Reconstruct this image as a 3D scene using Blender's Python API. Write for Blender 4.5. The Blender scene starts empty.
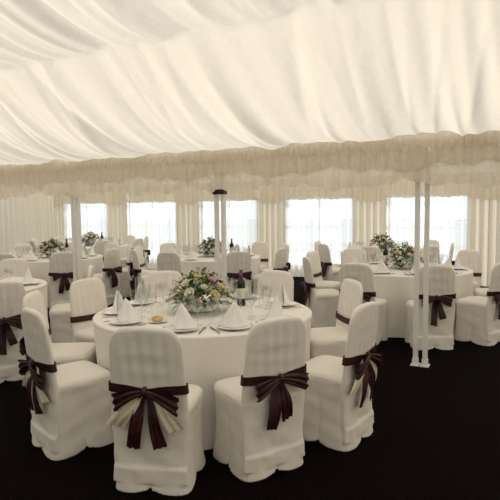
import bpy, math, random
import numpy as np
from mathutils import Vector, Matrix
random.seed(7); np.random.seed(7)
TH=math.radians(27.0); C=math.cos(TH); S=math.sin(TH)
def W(X,Y): return (X*C-Y*S, X*S+Y*C)
scene=bpy.context.scene
coll=scene.collection
try:
    scene.view_settings.view_transform='Standard'
except Exception: pass

# ---------------- materials ----------------
def base_mat(name):
    m=bpy.data.materials.new(name); m.use_nodes=True
    nt=m.node_tree; nt.nodes.clear()
    out=nt.nodes.new('ShaderNodeOutputMaterial')
    return m,nt,out
def principled(name,col,rough=.6,metal=0,noise=None,bump=0,bscale=200,sheen=0,spec=.5,trans=0):
    m,nt,out=base_mat(name)
    p=nt.nodes.new('ShaderNodeBsdfPrincipled')
    p.inputs['Base Color'].default_value=(*col,1); p.inputs['Roughness'].default_value=rough
    p.inputs['Metallic'].default_value=metal
    p.inputs['Specular IOR Level'].default_value=spec
    if sheen: p.inputs['Sheen Weight'].default_value=sheen
    if trans: p.inputs['Transmission Weight'].default_value=trans
    tc=nt.nodes.new('ShaderNodeTexCoord')
    if noise:
        n=nt.nodes.new('ShaderNodeTexNoise'); n.inputs['Scale'].default_value=noise[0]; n.inputs['Detail'].default_value=4
        r=nt.nodes.new('ShaderNodeValToRGB')
        r.color_ramp.elements[0].position=.35; r.color_ramp.elements[1].position=.65
        r.color_ramp.elements[0].color=(*[c*(1-noise[1]) for c in col],1)
        r.color_ramp.elements[1].color=(*[min(1,c*(1+noise[1])) for c in col],1)
        nt.links.new(tc.outputs['Object'],n.inputs['Vector']); nt.links.new(n.outputs['Fac'],r.inputs['Fac'])
        nt.links.new(r.outputs['Color'],p.inputs['Base Color'])
    if bump:
        n2=nt.nodes.new('ShaderNodeTexNoise'); n2.inputs['Scale'].default_value=bscale; n2.inputs['Detail'].default_value=3
        b=nt.nodes.new('ShaderNodeBump'); b.inputs['Strength'].default_value=bump; b.inputs['Distance'].default_value=.01
        nt.links.new(tc.outputs['Object'],n2.inputs['Vector']); nt.links.new(n2.outputs['Fac'],b.inputs['Height'])
        nt.links.new(b.outputs['Normal'],p.inputs['Normal'])
    nt.links.new(p.outputs[0],out.inputs[0])
    return m
def fabric(name,col,tcol,tr=.35,alpha=0,bump=.25,bscale=14):
    m,nt,out=base_mat(name)
    d=nt.nodes.new('ShaderNodeBsdfDiffuse'); d.inputs[0].default_value=(*col,1)
    t=nt.nodes.new('ShaderNodeBsdfTranslucent'); t.inputs[0].default_value=(*tcol,1)
    mx=nt.nodes.new('ShaderNodeMixShader'); mx.inputs[0].default_value=tr
    tc=nt.nodes.new('ShaderNodeTexCoord')
    n=nt.nodes.new('ShaderNodeTexNoise'); n.inputs['Scale'].default_value=bscale; n.inputs['Detail'].default_value=5
    b=nt.nodes.new('ShaderNodeBump'); b.inputs['Strength'].default_value=bump; b.inputs['Distance'].default_value=.03
    nt.links.new(tc.outputs['Object'],n.inputs['Vector']); nt.links.new(n.outputs['Fac'],b.inputs['Height'])
    nt.links.new(b.outputs[0],d.inputs['Normal']); nt.links.new(b.outputs[0],t.inputs['Normal'])
    nt.links.new(d.outputs[0],mx.inputs[1]); nt.links.new(t.outputs[0],mx.inputs[2])
    last=mx
    if alpha:
        tp=nt.nodes.new('ShaderNodeBsdfTransparent'); m2=nt.nodes.new('ShaderNodeMixShader'); m2.inputs[0].default_value=alpha
        nt.links.new(mx.outputs[0],m2.inputs[1]); nt.links.new(tp.outputs[0],m2.inputs[2]); last=m2
    nt.links.new(last.outputs[0],out.inputs[0])
    return m
def clear_glass(name,lo=.04,hi=.45):
    m,nt,out=base_mat(name)
    g=nt.nodes.new('ShaderNodeBsdfGlossy'); g.inputs['Roughness'].default_value=.05
    tp=nt.nodes.new('ShaderNodeBsdfTransparent'); tp.inputs[0].default_value=(.96,.97,.97,1)
    lw=nt.nodes.new('ShaderNodeLayerWeight'); lw.inputs[0].default_value=.3
    mr=nt.nodes.new('ShaderNodeMapRange'); mr.inputs['To Min'].default_value=lo; mr.inputs['To Max'].default_value=hi
    mx=nt.nodes.new('ShaderNodeMixShader')
    nt.links.new(lw.outputs['Facing'],mr.inputs['Value']); nt.links.new(mr.outputs[0],mx.inputs[0])
    nt.links.new(tp.outputs[0],mx.inputs[1]); nt.links.new(g.outputs[0],mx.inputs[2])
    nt.links.new(mx.outputs[0],out.inputs[0]); return m

M_ceil=fabric('ceiling_lining',(.70,.655,.575),(.98,.885,.745),.345,bump=.35,bscale=9)
M_wall=fabric('wall_lining',(.72,.68,.60),(.95,.84,.67),.25)
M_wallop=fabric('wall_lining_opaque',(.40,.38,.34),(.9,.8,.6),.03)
M_val=fabric('valance_voile',(.86,.81,.71),(.98,.91,.79),.44,alpha=.10,bump=.6,bscale=25)
M_sheer=fabric('sheer_voile',(.88,.9,.92),(.97,.99,1),.75,alpha=.42)
M_cover=principled('chair_cover_spandex',(.84,.80,.745),.7,bump=.2,bscale=30,spec=.25)
M_cloth=principled('table_linen',(.87,.84,.795),.8,bump=.2,bscale=25,spec=.2)
M_nap=principled('napkin_linen',(.92,.91,.89),.8,spec=.2)
M_plum=principled('plum_organza',(.045,.012,.014),.42,bump=.3,bscale=40,noise=(18,.45),spec=.35)
M_ivory=principled('ivory_ribbon',(.85,.76,.58),.45,bump=.2,bscale=40)
M_carpet=principled('dark_carpet',(.0048,.0027,.0026),.95,noise=(60,.6),bump=.5,bscale=250,spec=.03)
M_pole=principled('white_pole',(.86,.85,.82),.35)
M_black=principled('black_strap',(.03,.018,.015),.5)
M_metal=principled('cutlery_steel',(.6,.58,.55),.2,metal=1)
M_china=principled('white_china',(.87,.86,.84),.15)
M_glass=clear_glass('drinking_glass',.08,.65)
M_pane=clear_glass('window_glass',.03,.2)
M_bottle=principled('wine_bottle_glass',(.008,.014,.008),.08)
M_label=principled('bottle_label',(.75,.7,.58),.6)
M_leaf=principled('leaf_green',(.06,.115,.03),.5,noise=(12,.55))
M_leaf2=principled('leaf_light',(.18,.26,.07),.5,noise=(12,.4))
M_rw=principled('rose_cream',(.85,.81,.70),.6)
M_rp=principled('rose_pink',(.68,.38,.45),.6)
M_ry=principled('flower_yellow',(.78,.66,.30),.6)
M_rd=principled('flower_purple',(.22,.07,.20),.6)
M_bread=principled('bread_crust',(.66,.45,.16),.6,noise=(20,.3))
M_gravel=principled('pale_gravel',(.42,.44,.42),.9,noise=(3,.2))

# ---------------- mesh helpers ----------------
class MB:
    def __init__(s): s.v=[];s.f=[];s.m=[]
    def add(s,v,f,m=0,mat=None):
        o=len(s.v)
        if mat is not None: v=[tuple(mat@Vector(p)) for p in v]
        s.v.extend(v); s.f.extend([tuple(i+o for i in q) for q in f]); s.m.extend([m]*len(f))
    def mesh(s,name,mats,smooth=True):
        me=bpy.data.meshes.new(name); me.from_pydata(s.v,[],s.f); 
        for m in mats: me.materials.append(m)
        me.polygons.foreach_set('material_index',s.m)
        me.polygons.foreach_set('use_smooth',[smooth]*len(s.f)); me.update(); return me
def obj(name,me,loc=(0,0,0),rz=0,parent=None,rot=None,scale=1):
    o=bpy.data.objects.new(name,me); o.location=loc
    o.rotation_euler=rot if rot else (0,0,rz)
    o.scale=(scale,)*3
    coll.objects.link(o)
    if parent: o.parent=parent
    return o
def grid_faces(r,c,close=False):
    f=[]
    for i in range(r-1):
        for j in range(c-1 if not close else c):
            k=(j+1)%c
            f.append((i*c+j,i*c+k,(i+1)*c+k,(i+1)*c+j))
    return f
def box(mb,x0,x1,y0,y1,z0,z1,m=0,mat=None):
    v=[(x0,y0,z0),(x1,y0,z0),(x1,y1,z0),(x0,y1,z0),(x0,y0,z1),(x1,y0,z1),(x1,y1,z1),(x0,y1,z1)]
    f=[(3,2,1,0),(4,5,6,7),(0,1,5,4),(1,2,6,5),(2,3,7,6),(3,0,4,7)]
    mb.add(v,f,m,mat)
def lathe(mb,prof,n=24,m=0,mat=None,cap0=False,cap1=False):
    v=[];
    for r,z in prof:
        for j in range(n):
            a=2*math.pi*j/n; v.append((r*math.cos(a),r*math.sin(a),z))
    f=grid_faces(len(prof),n,True)
    if cap0: f.append(tuple(range(n-1,-1,-1)))
    if cap1: f.append(tuple((len(prof)-1)*n+j for j in range(n)))
    mb.add(v,f,m,mat)

# ---------------- marquee shell ----------------
U0,U1=-12.9,5.2
VE=5.17; VB=11.2; VR=0.2; VN=-4.77; ZE=2.23; SL=.42
def plane_z(v):
    if v>VE:
        mid=(VE+VB)/2; return ZE+.34*((VB-VE)/2-abs(v-mid))
    return ZE+SL*((VE-VR)-abs(v-VR))
fold_f=[(1.1,.020),(2.3,.012),(4.4,.007)]
def ceiling_mesh():
    us=np.arange(U0,U1+.001,.016); n=len(us)
    wires=[VE,3.52,1.86,VR,-1.46,-3.12,VN]
    segs=[(wires[i],wires[i+1],34 if i<2 else 12,i) for i in range(6)]
    mid=(VE+VB)/2
    segs2=[(VB,9.7,10,7),(9.7,mid,10,8),(mid,6.67,10,9),(6.67,VE,10,10)]
    V=[];rows=0
    F=[]
    for group in (segs2,segs):
        startrow=rows
        for gi,(va,vb,nr,k) in enumerate(group):
            rng=np.random.RandomState(k*13+5)
            ph=rng.rand(4)*6.28; cs=(rng.rand(4)-.3)*.5
            slow=.12*np.sin(us*1.1+k)+.09*np.sin(us*2.3+2*k)
            nc=int((U1-U0)*6.5)
            cu=U0+(np.arange(nc)+rng.rand(nc)*1.3)*(U1-U0)/nc
            cw=.018+.032*rng.rand(nc)**1.3; ca=(.010+.030*rng.rand(nc))*np.where(rng.rand(nc)<.75,-1,1)
            cc=rng.randn(nc)*.10; c0=rng.rand(nc)*.8-.3; cl=.5+.9*rng.rand(nc)
            for i in range(nr+1):
                if gi>0 and i==0: continue
                t=i/nr; v=va+(vb-va)*t
                za,zb=plane_z(va),plane_z(vb)
                bay=np.abs(((us+.80)/2.26)%1-.5)*2   # 1 at rafter
                if k<3:
                    tt=t**2.3*.75+t*.25
                    z=za+(zb-za)*tt-.10*4*t*(1-t)*(1-.5*bay**6)
                else:
                    sag=.19 if k<7 else .12
                    z=za+(zb-za)*t-4*sag*t*(1-t)*(1-.28*bay**6)
                env=.6+.4*math.sin(math.pi*t)
                d=np.zeros(n)
                warp=slow*(.6+.8*t)
                for q,(f,a) in enumerate(fold_f):
                    uu=us+cs[q]*t*t*.5+warp
                    d+=a*np.sin(2*np.pi*f*uu+ph[q]+.8*np.sin(us*2.7+q))
                uw=us+warp*.6
                for q in range(nc):
                    e=max(0,1-((t-c0[q]-cl[q]*.5)/(cl[q]*.62))**2)**.7
                    if e<=0: continue
                    x=(uw-cu[q]-cc[q]*(t*t)*1.6)/(cw[q]*(1+1.2*t))
                    m_=np.abs(x)<4
                    d[m_]+=ca[q]*e*np.exp(-np.abs(x[m_])**1.5)
                z=z+d*env+.012*bay**14
                vv=v+0*us
                V.append(np.stack([us,vv,z],1)); rows+=1
        r=rows-startrow
        F+= [tuple(i+startrow*n for i in q) for q in grid_faces(r,n)]
    V=np.concatenate(V)
    me=bpy.data.meshes.new('ceiling'); me.from_pydata(V.tolist(),[],F)
    me.materials.append(M_ceil); me.polygons.foreach_set('use_smooth',[True]*len(F)); me.update()
    return me
obj('ceiling',ceiling_mesh())

mb=MB(); mb.add([(U0,VN,0),(U1,VN,0),(U1,VB,0),(U0,VB,0)],[(0,1,2,3)])
obj('floor',mb.mesh('floor',[M_carpet],False))
mb=MB(); mb.add([(-60,-60,-.06),(60,-60,-.06),(60,60,-.06),(-60,60,-.06)],[(0,1,2,3)])
obj('ground_outside',mb.mesh('ground_outside',[M_gravel],False))

def pleat(mb,pfun,s0,s1,z0,z1,amp=.022,freq=5.5,step=.022,nz=6,m=0,seed=0,off=0,bot=None,flare=0):
    n=max(2,int((s1-s0)/step)); rng=random.Random(seed); p1=rng.random()*6; p2=rng.random()*6
    V=[]
    for i in range(nz+1):
        t=i/nz
        for j in range(n+1):
            s=s0+(s1-s0)*j/n
            zb=z0(s) if callable(z0) else z0; zt=z1(s) if callable(z1) else z1
            a=amp*(1+flare*(1-t))
            d=a*(math.sin(6.283*freq*s+p1+.8*math.sin(s*2.1+p2)+.3*t)+.45*math.sin(6.283*freq*2.3*s+p2-.4*t))
            x,y=pfun(s,off+d); V.append((x,y,zb+(zt-zb)*t))
    mb.add(V,grid_faces(nz+1,n+1),m)

WIN=[-10.92,-8.59,-6.26,-3.93,-1.60,.73,3.06]; WW=.80; WZ0,WZ1=.22,1.83
back=lambda s,o:(s,VB-.05+o)
mb=MB(); edges=[U0]
for c in WIN: edges+= [c-WW,c+WW]
edges.append(U1)
for i in range(0,len(edges),2):
    pleat(mb,back,edges[i],edges[i+1],0,ZE+.05,amp=.03,freq=6.5,seed=i)
for c in WIN:
    pleat(mb,back,c-WW,c+WW,WZ1,ZE+.05,amp=.02,freq=6.5,seed=3)
    pleat(mb,back,c-WW,c+WW,0,WZ0,amp=.01,freq=6.5,seed=3,nz=2)
obj('wall_back',mb.mesh('wall_back',[M_wall]))
mb=MB()
for c in WIN:
    pleat(mb,lambda s,o:(s,VB-.16+o),c-1.165,c+1.165,lambda s,c=c:1.80-.10*((s-c)/1.165)**2+.03*math.cos((s-c)*9),ZE,amp=.022,freq=8,seed=int(c*7)&63)
obj('trim_back_pelmet',mb.mesh('trim_back_pelmet',[M_val]))
for k,c in enumerate(WIN):
    mb=MB(); y0,y1=VB-.02,VB+.03; b=.05
    x0,x1=c-WW,c+WW
    box(mb,x0,x1,y0,y1,WZ0,WZ0+b); box(mb,x0,x1,y0,y1,WZ1-b,WZ1)
    box(mb,x0,x0+b,y0,y1,WZ0,WZ1); box(mb,x1-b,x1,y0,y1,WZ0,WZ1)
    xm=(x0+x1)/2; box(mb,xm-.016,xm+.016,y0+.01,y1-.01,WZ0+b,WZ1-b)
    for i in (1,2):
        zm=WZ0+(WZ1-WZ0)*i/3; box(mb,x0+b,x1-b,y0+.012,y1-.012,zm-.009,zm+.009)
    mb.add([(x0,VB+.005,WZ0),(x1,VB+.005,WZ0),(x1,VB+.005,WZ1),(x0,VB+.005,WZ1)],[(0,1,2,3)],1)
    obj('window_%d'%(k+1),mb.mesh('window',[M_pole,M_pane],False))
    mb=MB(); pleat(mb,lambda s,o:(s,VB-.10+o),x0-.03,x1+.03,.03,WZ1+.06,amp=.012,freq=7,seed=k)
    obj('sheer_curtain',mb.mesh('sheer_curtain',[M_sheer]))
mb=MB(); pleat(mb,lambda s,o:(U0+.03+o,s),VN,VB,0,lambda s:plane_z(s)+.04,amp=.025,freq=5,step=.035,nz=8)
obj('wall_left',mb.mesh('wall_left',[M_wall]))
mb=MB(); pleat(mb,lambda s,o:(U1-.03-o,s),VN,VB,0,lambda s:plane_z(s)+.04,amp=.025,freq=5,step=.035,nz=8)
obj('wall_right',mb.mesh('wall_right',[M_wall]))
mb=MB(); pleat(mb,lambda s,o:(s,VN+.03+o),U0,U1,0,ZE+.05,amp=.025,freq=5,step=.035,nz=8)
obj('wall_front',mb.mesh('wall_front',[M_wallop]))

# valance
def vbot(s): return 1.775+.028*math.sin(s*5.1)+.02*math.sin(s*12.7+1)+.012*math.sin(s*31)
mb=MB()
pleat(mb,lambda s,o:(s,VE-.05+o),U0,U1,lambda s:vbot(s),ZE-.06,amp=.020,freq=5.2,step=.014,nz=9,seed=5,flare=.7)
pleat(mb,lambda s,o:(s,VE-.085+o),U0,U1,lambda s:vbot(s+.7)+.15,ZE-.03,amp=.015,freq=8.3,step=.012,nz=5,seed=9,flare=.6)
pleat(mb,lambda s,o:(s,VE-.12+o),U0,U1,lambda s:ZE-.13+.008*math.sin(s*23),lambda s:ZE+.03+.010*math.sin(s*17),amp=.012,freq=13,step=.009,nz=4,seed=2)
obj('trim_valance',mb.mesh('trim_valance',[M_val]))

# poles
def pole_mesh():
    mb=MB()
    for x in (-.045,.045):
        box(mb,x-.022,x+.022,-.024,.024,.010,ZE-.10)
        box(mb,x-.028,x+.028,-.03,.03,.010,.07)
        box(mb,x-.042,x+.042,-.055,.055,0,.010)
        lathe(mb,[(.011,.010),(.011,.022),(.005,.026)],8,0,Matrix.Translation((x,-.043,0)),cap1=True)
    return mb.mesh('marquee_pole',[M_pole],False)
pm=pole_mesh()
for u in (1.46,-.80,-3.06,-5.33,-7.59,-9.85):
    o=obj('marquee_pole',pm,(u,VE+.08,0))
    md=o.modifiers.new('b','BEVEL'); md.width=.003; md.segments=2
mb=MB()
for y0,y1 in ((-.036,-.026),(.026,.036)): box(mb,-.078,.078,y0,y1,1.735,1.79)
for x0,x1 in ((-.078,-.068),(.068,.078)): box(mb,x0,x1,-.026,.026,1.735,1.79)
lathe(mb,[(.0,0),(.018,0),(.018,.02),(0,.022)],10,0,Matrix.Translation((-.045,-.036,1.76))@Matrix.Rotation(math.pi/2,4,'X'))
obj('ratchet_strap',mb.mesh('ratchet_strap',[M_black],False),(-3.06,VE+.08,0))

# ---------------- chair ----------------
def superring(w,d,cx,cy,z,n=64,p=4.0):
    pts=[]
    for j in range(n):
        a=2*math.pi*j/n; c,s=math.cos(a),math.sin(a)
        k=(abs(c)**p+abs(s)**p)**(-1/p)
        pts.append((cx+w/2*c*k,cy+d/2*s*k,z,a))
    return pts
def chair_cover():
    mb=MB(); n=96; V=[]
    prof=[(0,.450,.465),(.04,.442,.453),(.10,.433,.44),(.16,.425,.43),(.24,.418,.42),(.32,.415,.415),(.40,.425,.42),(.445,.44,.43),(.468,.435,.425),(.488,.40,.39),(.500,.28,.28),(.503,.1,.1)]
    for z,w,d in prof:
        for x,y,zz,a in superring(w,d,0,0,z,n,6):
            corner=abs(math.sin(2*a))**.55
            k=max(0,1-z/.44); mid=math.sin(math.pi*min(1,z/.44))
            sc=1-.10*(1-corner)*(mid*.4+k*.8)
            V.append((x*sc,y*sc,zz+ (.035*(1-corner)**1.2)*k**2))
    F=grid_faces(len(prof),n,True)
    b=len(V); V.append((0,0,.08)); 
    for j in range(n): F.append((b,(j+1)%n,j))
    t=len(V); V.append((0,0,.503)); o=(len(prof)-1)*n
    for j in range(n): F.append((t,o+j,o+(j+1)%n))
    mb.add(V,F)
    V=[]; nz=64; m=128; Z0,Z1=.06,.925
    for i in range(nz+1):
        t=i/nz; t=1-(1-t)**1.25; z=Z0+(Z1-Z0)*t
        w=.445-.040*max(0,(z-.45)/.48)-(.02 if z<.4 else 0)*math.sin(math.pi*z/.4)
        th=.052
        cy=-.185-.055*max(0,(z-.42)/.5)**1.2 + (-.012 if z<.15 else 0)
        e=(Z1-z)/.10
        if e<1:
            r=math.sqrt(max(0,1-(1-e)**2)); w-= .17*(1-r)
        e2=(Z1-z)/.022
        if e2<1: th*=max(.1,math.sqrt(max(0,1-(1-e2)**2)))
        for x,y,zz,a in superring(w,th,0,0,z,m,3.2):
            zz2=zz+ .018*(1-(x/.2)**2)*max(0,(z-.8)/.12)
            ridge=0
            if .62<z<.89 :
                env=math.sin(math.pi*(z-.62)/.27)**.7
                ridge=.0075*env*math.cos(2*math.pi*x/.07)*max(0,1-(abs(x)/.17)**6)
                ridge+=.002*env*math.cos(2*math.pi*(z-.58)/.107)*max(0,1-(abs(x)/.17)**4)
            V.append((x,y+cy+(ridge if y>0 else -ridge),zz2))
    F=grid_faces(nz+1,m,True); F.append(tuple(range(m-1,-1,-1))); F.append(tuple(nz*m+j for j in range(m)))
    mb.add(V,F)
    me=mb.mesh('cover_tmp',[M_cover])
    o=bpy.data.objects.new('tmp',me); coll.objects.link(o)
    r=o.modifiers.new('r','REMESH'); r.mode='VOXEL'; r.voxel_size=.0075
    s=o.modifiers.new('s','SMOOTH'); s.factor=.5; s.iterations=4
    bpy.context.view_layer.update()
    dg=bpy.context.evaluated_depsgraph_get()
    me2=bpy.data.meshes.new_from_object(o.evaluated_get(dg)); me2.name='chair_cover'
    bpy.data.objects.remove(o)
    me2.materials.clear(); me2.materials.append(M_cover)
    me2.polygons.foreach_set('use_smooth',[True]*len(me2.polygons))
    for v in me2.vertices:
        x,y,z=v.co
        if z<.46:
            w=.0028*math.sin(34*(x*.6+z)+5*y)*math.sin(19*(y-z*.7)+2)
            w+=.0016*math.sin(70*abs(x)-22*z)*max(0,1-z/.4)
            L=math.hypot(x,y)+1e-6; v.co.x+=x/L*w; v.co.y+=y/L*w
    zmin=min(v.co.z for v in me2.vertices)
    for v in me2.vertices: v.co.z-=zmin
    return me2
cover=chair_cover()
def ribbon(mb,path,widths,axis,m=0,ruf=.004,nw=7,seed=0):
    rng=random.Random(seed); p=rng.random()*6
    V=[]
    for i,(pt,w) in enumerate(zip(path,widths)):
        a=Vector(axis[i]) if isinstance(axis,list) else Vector(axis)
        if 0<i<len(path)-1: tg=Vector(path[i+1])-Vector(path[i-1])
        elif i==0: tg=Vector(path[1])-Vector(path[0])
        else: tg=Vector(path[-1])-Vector(path[-2])
        nn=tg.cross(a); 
        if nn.length>0: nn.normalize()
        for j in range(nw):
            s=j/(nw-1)-.5
            q=Vector(pt)+a*(s*w)+nn*(ruf*math.sin(s*15+p+i*.25))
            V.append(tuple(q))
    mb.add(V,grid_faces(len(path),nw),m)
def bow_mesh(name,seed,ivory):
    rng=random.Random(seed); mb=MB(); zc=.585
    yb=lambda z:-.185-.055*max(0,(z-.42)/.5)**1.2
    V=[];N=56; nr=6
    for i in range(nr+1):
        z=zc-.026+.052*i/nr; 
        w=.445-.045*(z-.45)/.48+.018
        for x,y,zz,a in superring(w,.05+.024+.003*math.sin(i*2.4),0,yb(z),z,N,3.2):
            pin=1-.45*math.exp(-(x/.07)**2) if y<yb(z) else 1
            V.append((x,y,zc+(z-zc)*pin+.01*(abs(x)/.2)))
    mb.add(V,grid_faces(nr+1,N,True))
    y0=yb(zc)-.050
    for sg in (-1,1):
        L=.165+rng.uniform(-.025,.03); droop=.045+rng.uniform(-.02,.03)
        P=[];Wd=[];A=[]
        for i in range(25):
            t=i/24; a=t*2*math.pi
            r=(1-math.cos(a))/2
            x=sg*L*r; y=y0-.004-.030*math.sin(a)*(1)-.012*r; z=zc-droop*r**1.4+.008*math.sin(a)
            P.append((x,y,z)); Wd.append(.030+.070*r**.8); A.append((0.12*sg*r,0,1))
        ribbon(mb,P,Wd,A,0,.007,9,seed+sg)
    for sg in (-1,1):
        for lay in ((0,1) if ivory else (0,)):
            L=.29+rng.uniform(-.07,.05)-(.03 if lay else 0); sp=.045+rng.uniform(-.03,.03)
            if lay: sp=.16+rng.uniform(-.02,.02)
            P=[];Wd=[];A=[]
            for i in range(16):
                t=i/15
                P.append((sg*(.008+sp*t**.8),y0-.002+(.010 if lay else 0)-.012*math.sin(t*5+seed), zc-.01-L*t))
                Wd.append(.028+(.065 if lay else .042)*min(1,t*2.2)); A.append((1,.25*math.sin(t*4+seed*2),.25*sg))
            ribbon(mb,P,Wd,A,lay,.007,9,seed+sg+lay*5)
    V=[]
    nk=14
    for i in range(9):
        t=i/8; z=(t-.5)*.062; rr=math.sin(math.pi*(.12+.76*t))
        for j in range(nk):
            a=2*math.pi*j/nk
            V.append((.022*rr*math.cos(a)*(1+.08*math.cos(3*a)),y0-.008+.022*rr*math.sin(a),zc+z))
    F=grid_faces(9,nk,True)+[tuple(range(nk-1,-1,-1)),tuple(8*nk+j for j in range(nk))]
    mb.add(V,F)
    return mb.mesh(name,[M_plum,M_ivory])
bows=[bow_mesh('bow_a',3,False),bow_mesh('bow_b',11,False),bow_mesh('bow_c',23,False)]
bowI=[bow_mesh('bow_ivory_a',5,True),bow_mesh('bow_ivory_b',8,True)]
nch=[0]
def chair(cx,cy,a,r,ivory=False,tw=0):
    a=math.radians(a); X=cx+r*math.cos(a); Y=cy+r*math.sin(a)
    u,v=W(X,Y)
    e=bpy.data.objects.new('dining_chair',None); coll.objects.link(e)
    e.location=(u,v,0); e.rotation_euler=(0,0,a+math.pi/2+TH+math.radians(tw)); e.empty_display_size=.2
    obj('cover',cover,parent=e)
    obj('sash_bow',bowI[nch[0]%2] if ivory else bows[nch[0]%3],parent=e)
    nch[0]+=1

# ---------------- tables ----------------
def table_mesh(seed,R=.85):
    rng=random.Random(seed); n=240; V=[];mb=MB()
    ph=[rng.random()*6.28 for _ in range(4)]
    def fold(a): return .5*math.sin(11*a+ph[0]+.7*math.sin(3*a+ph[1]))+.2*math.sin(20*a+ph[2]+.8*math.sin(2*a))+.3*math.sin(7*a+ph[3])
    rows=[(r,None) for r in (.02,.3,.6,.8,R-.01)]+[(R,z) for z in (.744,.735,.70,.64,.55,.45,.35,.25,.15,.07,.006)]
    for r,z in rows:
        for j in range(n):
            a=2*math.pi*j/n
            if z is None: rr=r; zz=.75
            else:
                t=(.75-z)/.75; rr=r+.004-.022*min(1,t*1.5)+.038*fold(a)*min(1,t*1.3)**1.3; zz=z
            V.append((rr*math.cos(a),rr*math.sin(a),zz))
    F=grid_faces(len(rows),n,True); F.append(tuple(range(n)))
    mb.add(V,F); return mb.mesh('round_banquet_table',[M_cloth])

def napkin_mesh():
    mb=MB(); nz=7; na=21
    for lay in (0,1):
        V=[]
        for i in range(nz+1):
            t=i/nz; 
            for j in range(na):
                s=-1+2*j/(na-1)
                x=s*(.108-.014*lay)*(1-t)**.9
                y=(.050-.085*abs(s)**1.25)*(1-t*.9)-.012*lay+.010*math.sin(s*7)*(1-t)
                V.append((x,y,.002+.165*t*(1-.06*lay)+.004*math.sin(t*6+s*3)*(t*(1-t))*4))
        mb.add(V,grid_faces(nz+1,na))
    return mb.mesh('napkin',[M_nap])
nap=napkin_mesh()
mb=MB(); lathe(mb,[(.035,0),(.033,.003),(.006,.006),(.0035,.012),(.0035,.085),(.010,.095),(.030,.115),(.038,.14),(.037,.165),(.031,.195)],24,0)
wglass=mb.mesh('wine_glass',[M_glass])
mb=MB(); lathe(mb,[(.05,0),(.055,.004),(.09,.012),(.118,.017),(.117,.019),(.085,.012),(.07,.008),(.001,.007)],36,0,cap0=True)
plate=mb.mesh('dinner_plate',[M_china])
mb=MB(); lathe(mb,[(.04,0),(.045,.003),(.072,.011),(.071,.013),(.05,.007),(.001,.006)],28,0,cap0=True)
sideplate=mb.mesh('side_plate',[M_china])
mb=MB()
lathe(mb,[(.001,.0),(.024,.002),(.034,.013),(.030,.028),(.016,.038),(.001,.041)],16,0,Matrix.Diagonal((1.35,1,1,1)))
roll=mb.mesh('bread_roll',[M_bread])
def bar(mb,x0,w0,y0,x1,w1,y1,z0,z1,th=.002):
    v=[(x0-w0,y0,z0),(x0+w0,y0,z0),(x1+w1,y1,z1),(x1-w1,y1,z1)]; v+=[(a,b,c+th) for a,b,c in v]
    mb.add(v,[(3,2,1,0),(4,5,6,7),(0,1,5,4),(1,2,6,5),(2,3,7,6),(3,0,4,7)])
mb=MB()
bar(mb,0,.006,-.095,0,.003,.02,.001,.004); bar(mb,0,.003,.02,0,.011,.045,.004,.003)
for x in (-.009,-.003,.003,.009): bar(mb,x,.002,.045,x,.001,.095,.003,.006)
fork=mb.mesh('fork',[M_metal],False)
mb=MB(); bar(mb,0,.007,-.10,0,.006,0,.001,.002,.004); bar(mb,0,.008,0,0,.010,.08,.002,.001); bar(mb,0,.010,.08,.004,.002,.115,.001,.001)
knife=mb.mesh('knife',[M_metal],False)
mb=MB(); lathe(mb,[(.034,0),(.037,.004),(.037,.185),(.033,.205),(.018,.228),(.0145,.245),(.0145,.29),(.016,.29),(.016,.298),(.0145,.30)],24,0,cap0=True,cap1=True)
lathe(mb,[(.0374,.06),(.0376,.062),(.0376,.145),(.0374,.147)],24,1)
lathe(mb,[(.0150,.247),(.0153,.289)],20,2)
bottle=mb.mesh('wine_bottle',[M_bottle,M_label,M_rd])

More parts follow.
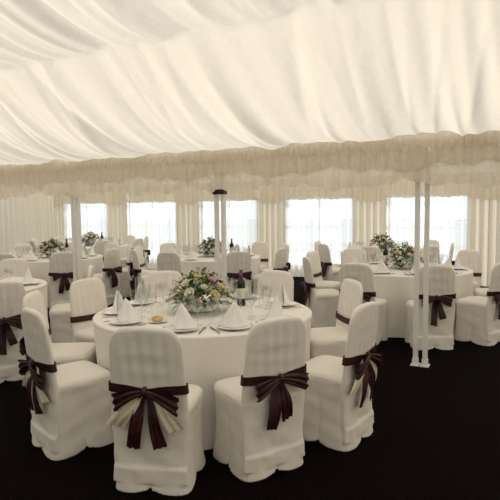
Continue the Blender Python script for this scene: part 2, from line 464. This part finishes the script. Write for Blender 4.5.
def flower_mesh(seed):
    rng=random.Random(seed); mb=MB()
    lathe(mb,[(.07,0),(.11,.01),(.13,.05),(.125,.06),(.10,.05)],24,0,cap0=True,cap1=True)
    def leaf(p,d,L,w,m):
        d=Vector(d).normalized(); up=Vector((rng.uniform(-.3,.3),rng.uniform(-.3,.3),1)); s=d.cross(up)
        if s.length<.1: s=Vector((1,0,0))
        s.normalize(); nn=s.cross(d)
        V=[];p=Vector(p)
        for i in range(6):
            t=i/5; ww=w*math.sin(math.pi*(t*.92+.04))**.8; bend=-.35*L*t*t
            q=p+d*L*t+Vector((0,0,1))*bend
            for c in (q-s*ww+nn*ww*.3,q,q+s*ww+nn*ww*.3):
                c.z=max(c.z,.006); V.append(tuple(c))
        mb.add(V,grid_faces(6,3),m)
    def dirn(lo=.0):
        a=rng.uniform(0,6.283); z=rng.uniform(lo,1)
        r=math.sqrt(1-z*z); return Vector((r*math.cos(a),r*math.sin(a),z))
    for i in range(250):
        d=dirn(-.05); k=rng.uniform(.3,1.0)
        p=Vector((d.x*.20*k,d.y*.20*k,.06+d.z*.22*k))
        leaf(p,d+Vector((rng.uniform(-.5,.5),rng.uniform(-.5,.5),rng.uniform(-.2,.5))),rng.uniform(.06,.12),rng.uniform(.011,.019),1 if rng.random()<.5 else 2)
    for i in range(22):
        d=dirn(.05); L=rng.uniform(.09,.15); p0=Vector((d.x*.16,d.y*.16,.07+d.z*.21))
        for q in range(7):
            t=q/6; p=p0+d*L*t+Vector((0,0,-.05*t*t))
            for sg in (-1,1):
                leaf(p,d*.5+Vector((-d.y,d.x,.1))*sg,.035,.009,2)
    def rose(c,d,R,m):
        d=d.normalized(); rot=d.to_track_quat('Z','Y').to_matrix().to_4x4(); T=Matrix.Translation(c)@rot
        lathe(mb,[(.001,R*.75),(R*.22,R*.7),(R*.34,R*.4),(R*.2,.0)],10,m,T)
        for ring,(n,rr,op) in enumerate(((3,.42,.05),(4,.62,.22),(5,.85,.5))):
            for k in range(n):
                a0=6.283*k/n+ring*.6
                V=[]
                for i in range(4):
                    t=i/3
                    for j in range(5):
                        s=(j/4-.5)*2; a=a0+s*(3.6/n)*(.55+.45*math.sin(math.pi*min(1,t*.8+.15)))
                        r=R*(.18+(rr-.18)*t**.7+op*.35*t**3); z=R*(.05+.85*t*(1-op*.35))-R*.12*s*s*t
                        V.append((r*math.cos(a),r*math.sin(a),z))
                mb.add(V,grid_faces(4,5),m,T)
    cols=[3,3,5,6,3,4,3,3,6,5,3,4,3,5,3,3,4,3,5,3,6,3,3,4,5]
    for i,m in enumerate(cols):
        a=i*2.39996; z=.98-.9*(i/len(cols)); r=math.sqrt(max(0,1-z*z)); d=Vector((r*math.cos(a),r*math.sin(a),z))
        c=Vector((d.x*.215,d.y*.215,.07+d.z*.22))
        rose(c,d+Vector((0,0,.3)),rng.uniform(.026,.042) if m!=6 else .028,m)
    for i in range(70):
        d=dirn(.05); c=Vector((d.x*.25,d.y*.25,.07+d.z*.26)); T=Matrix.Translation(c)
        lathe(mb,[(.001,.006),(.007,.004),(.009,0),(.004,-.005),(.001,-.006)],6,rng.choice([3,3,5,6]),T)
    return mb.mesh('flower_centerpiece',[M_china,M_leaf,M_leaf2,M_rw,M_rp,M_ry,M_rd])
fl=[flower_mesh(1),flower_mesh(2)]
TM=[table_mesh(1),table_mesh(2),table_mesh(3)]
cnt=[0]
def table(X,Y,angs,r=1.10,detail=1,ivory=(),R=.85,rolls=(),wine=60,dr={},dt={},fsh=(0,0)):
    k=cnt[0]; cnt[0]+=1
    u,v=W(X,Y); sc=R/.85
    o=obj('round_banquet_table',TM[k%3],(u,v,0),k*.9); o.scale=(sc,sc,1)
    z=.752
    fu,fv=W(X+fsh[0],Y+fsh[1])
    obj('flower_centerpiece',fl[k%2],(fu,fv,z),k*1.3+.3)
    wa=math.radians(wine); wu,wv=W(X+.37*math.cos(wa),Y+.37*math.sin(wa))
    obj('wine_bottle',bottle,(wu,wv,z))
    for i,a in enumerate(angs):
        chair(X,Y,a,r+dr.get(i,0),i in ivory,dt.get(i,random.uniform(-4,4)))
        ar=math.radians(a); er=Vector((math.cos(ar),math.sin(ar))); et=Vector((-er.y,er.x))
        rz=ar+math.pi/2+TH
        def put(nm,me,rad,tan,dz=0,drz=0):
            p=Vector((X,Y))+er*rad*sc+et*tan; uu,vv=W(p.x,p.y); return obj(nm,me,(uu,vv,z+dz),rz+drz)
        put('dinner_plate',plate,.675,0)
        put('napkin',nap,.675,0,.0175,random.uniform(-.5,.5)+math.pi)
        put('wine_glass',wglass,.50,-.10); put('wine_glass',wglass,.46,-.01)
        if detail:
            put('fork',fork,.68,.142,0); put('knife',knife,.68,-.142,0)
            if i in rolls:
                put('side_plate',sideplate,.49,.125,0); put('bread_roll',roll,.49,.125,.0075,.7)
            elif k==0: put('wine_glass',wglass,.53,.075)
# front table
table(-.37,4.10,[-98,-67.5,-33,18,62,114,150,186,219],1.08,1,ivory=(0,8,2),rolls=(8,),wine=38,dr={0:.07,1:-.03,2:.03,8:.0},dt={0:-1,1:9,2:-4,8:3},fsh=(-.03,0))
table(2.05,6.9,[-92,-55,-130,-170,148,108,68,30,-14],1.10,1,wine=115)
table(-.67,9.0,[-115,-68,-28,12,50,92,132,170,-155],1.10,0,wine=20)
table(-3.5,9.2,[-100,-62,-25,15,55,95,135,175,-140],1.10,0,wine=70)
table(-3.12,5.6,[-48,12,92,132,172,-148,-100],1.10,1,wine=150)
table(-3.75,12.2,[-100,-60,-20,20,60,140,180,-140],1.08,0)
table(2.45,9.62,[-20,25,160,-160,-115,-65],.98,0,R=.76,wine=75)

# ---------------- light ----------------
w=bpy.data.worlds.new('World'); scene.world=w; w.use_nodes=True
bg=w.node_tree.nodes['Background']; bg.inputs[0].default_value=(.91,.96,1,1); bg.inputs[1].default_value=1.4
sd=bpy.data.lights.new('sun','SUN'); sd.energy=5.0; sd.angle=math.radians(6); sd.color=(1,.95,.88)
so=bpy.data.objects.new('sun',sd); coll.objects.link(so)
so.rotation_euler=Vector((.68,.42,.60)).to_track_quat('Z','Y').to_euler(); so.location=(5,5,12)

cam=bpy.data.cameras.new('camera'); co=bpy.data.objects.new('camera',cam); coll.objects.link(co)
cam.sensor_width=36; cam.lens=36*520/500; cam.clip_start=.05; cam.clip_end=200
co.matrix_world=Matrix.Translation((0,0,1.55))@Matrix.Rotation(TH,4,'Z')@Matrix.Rotation(math.radians(90-4.4),4,'X')@Matrix.Rotation(math.radians(-.6),4,'Z')
scene.camera=co
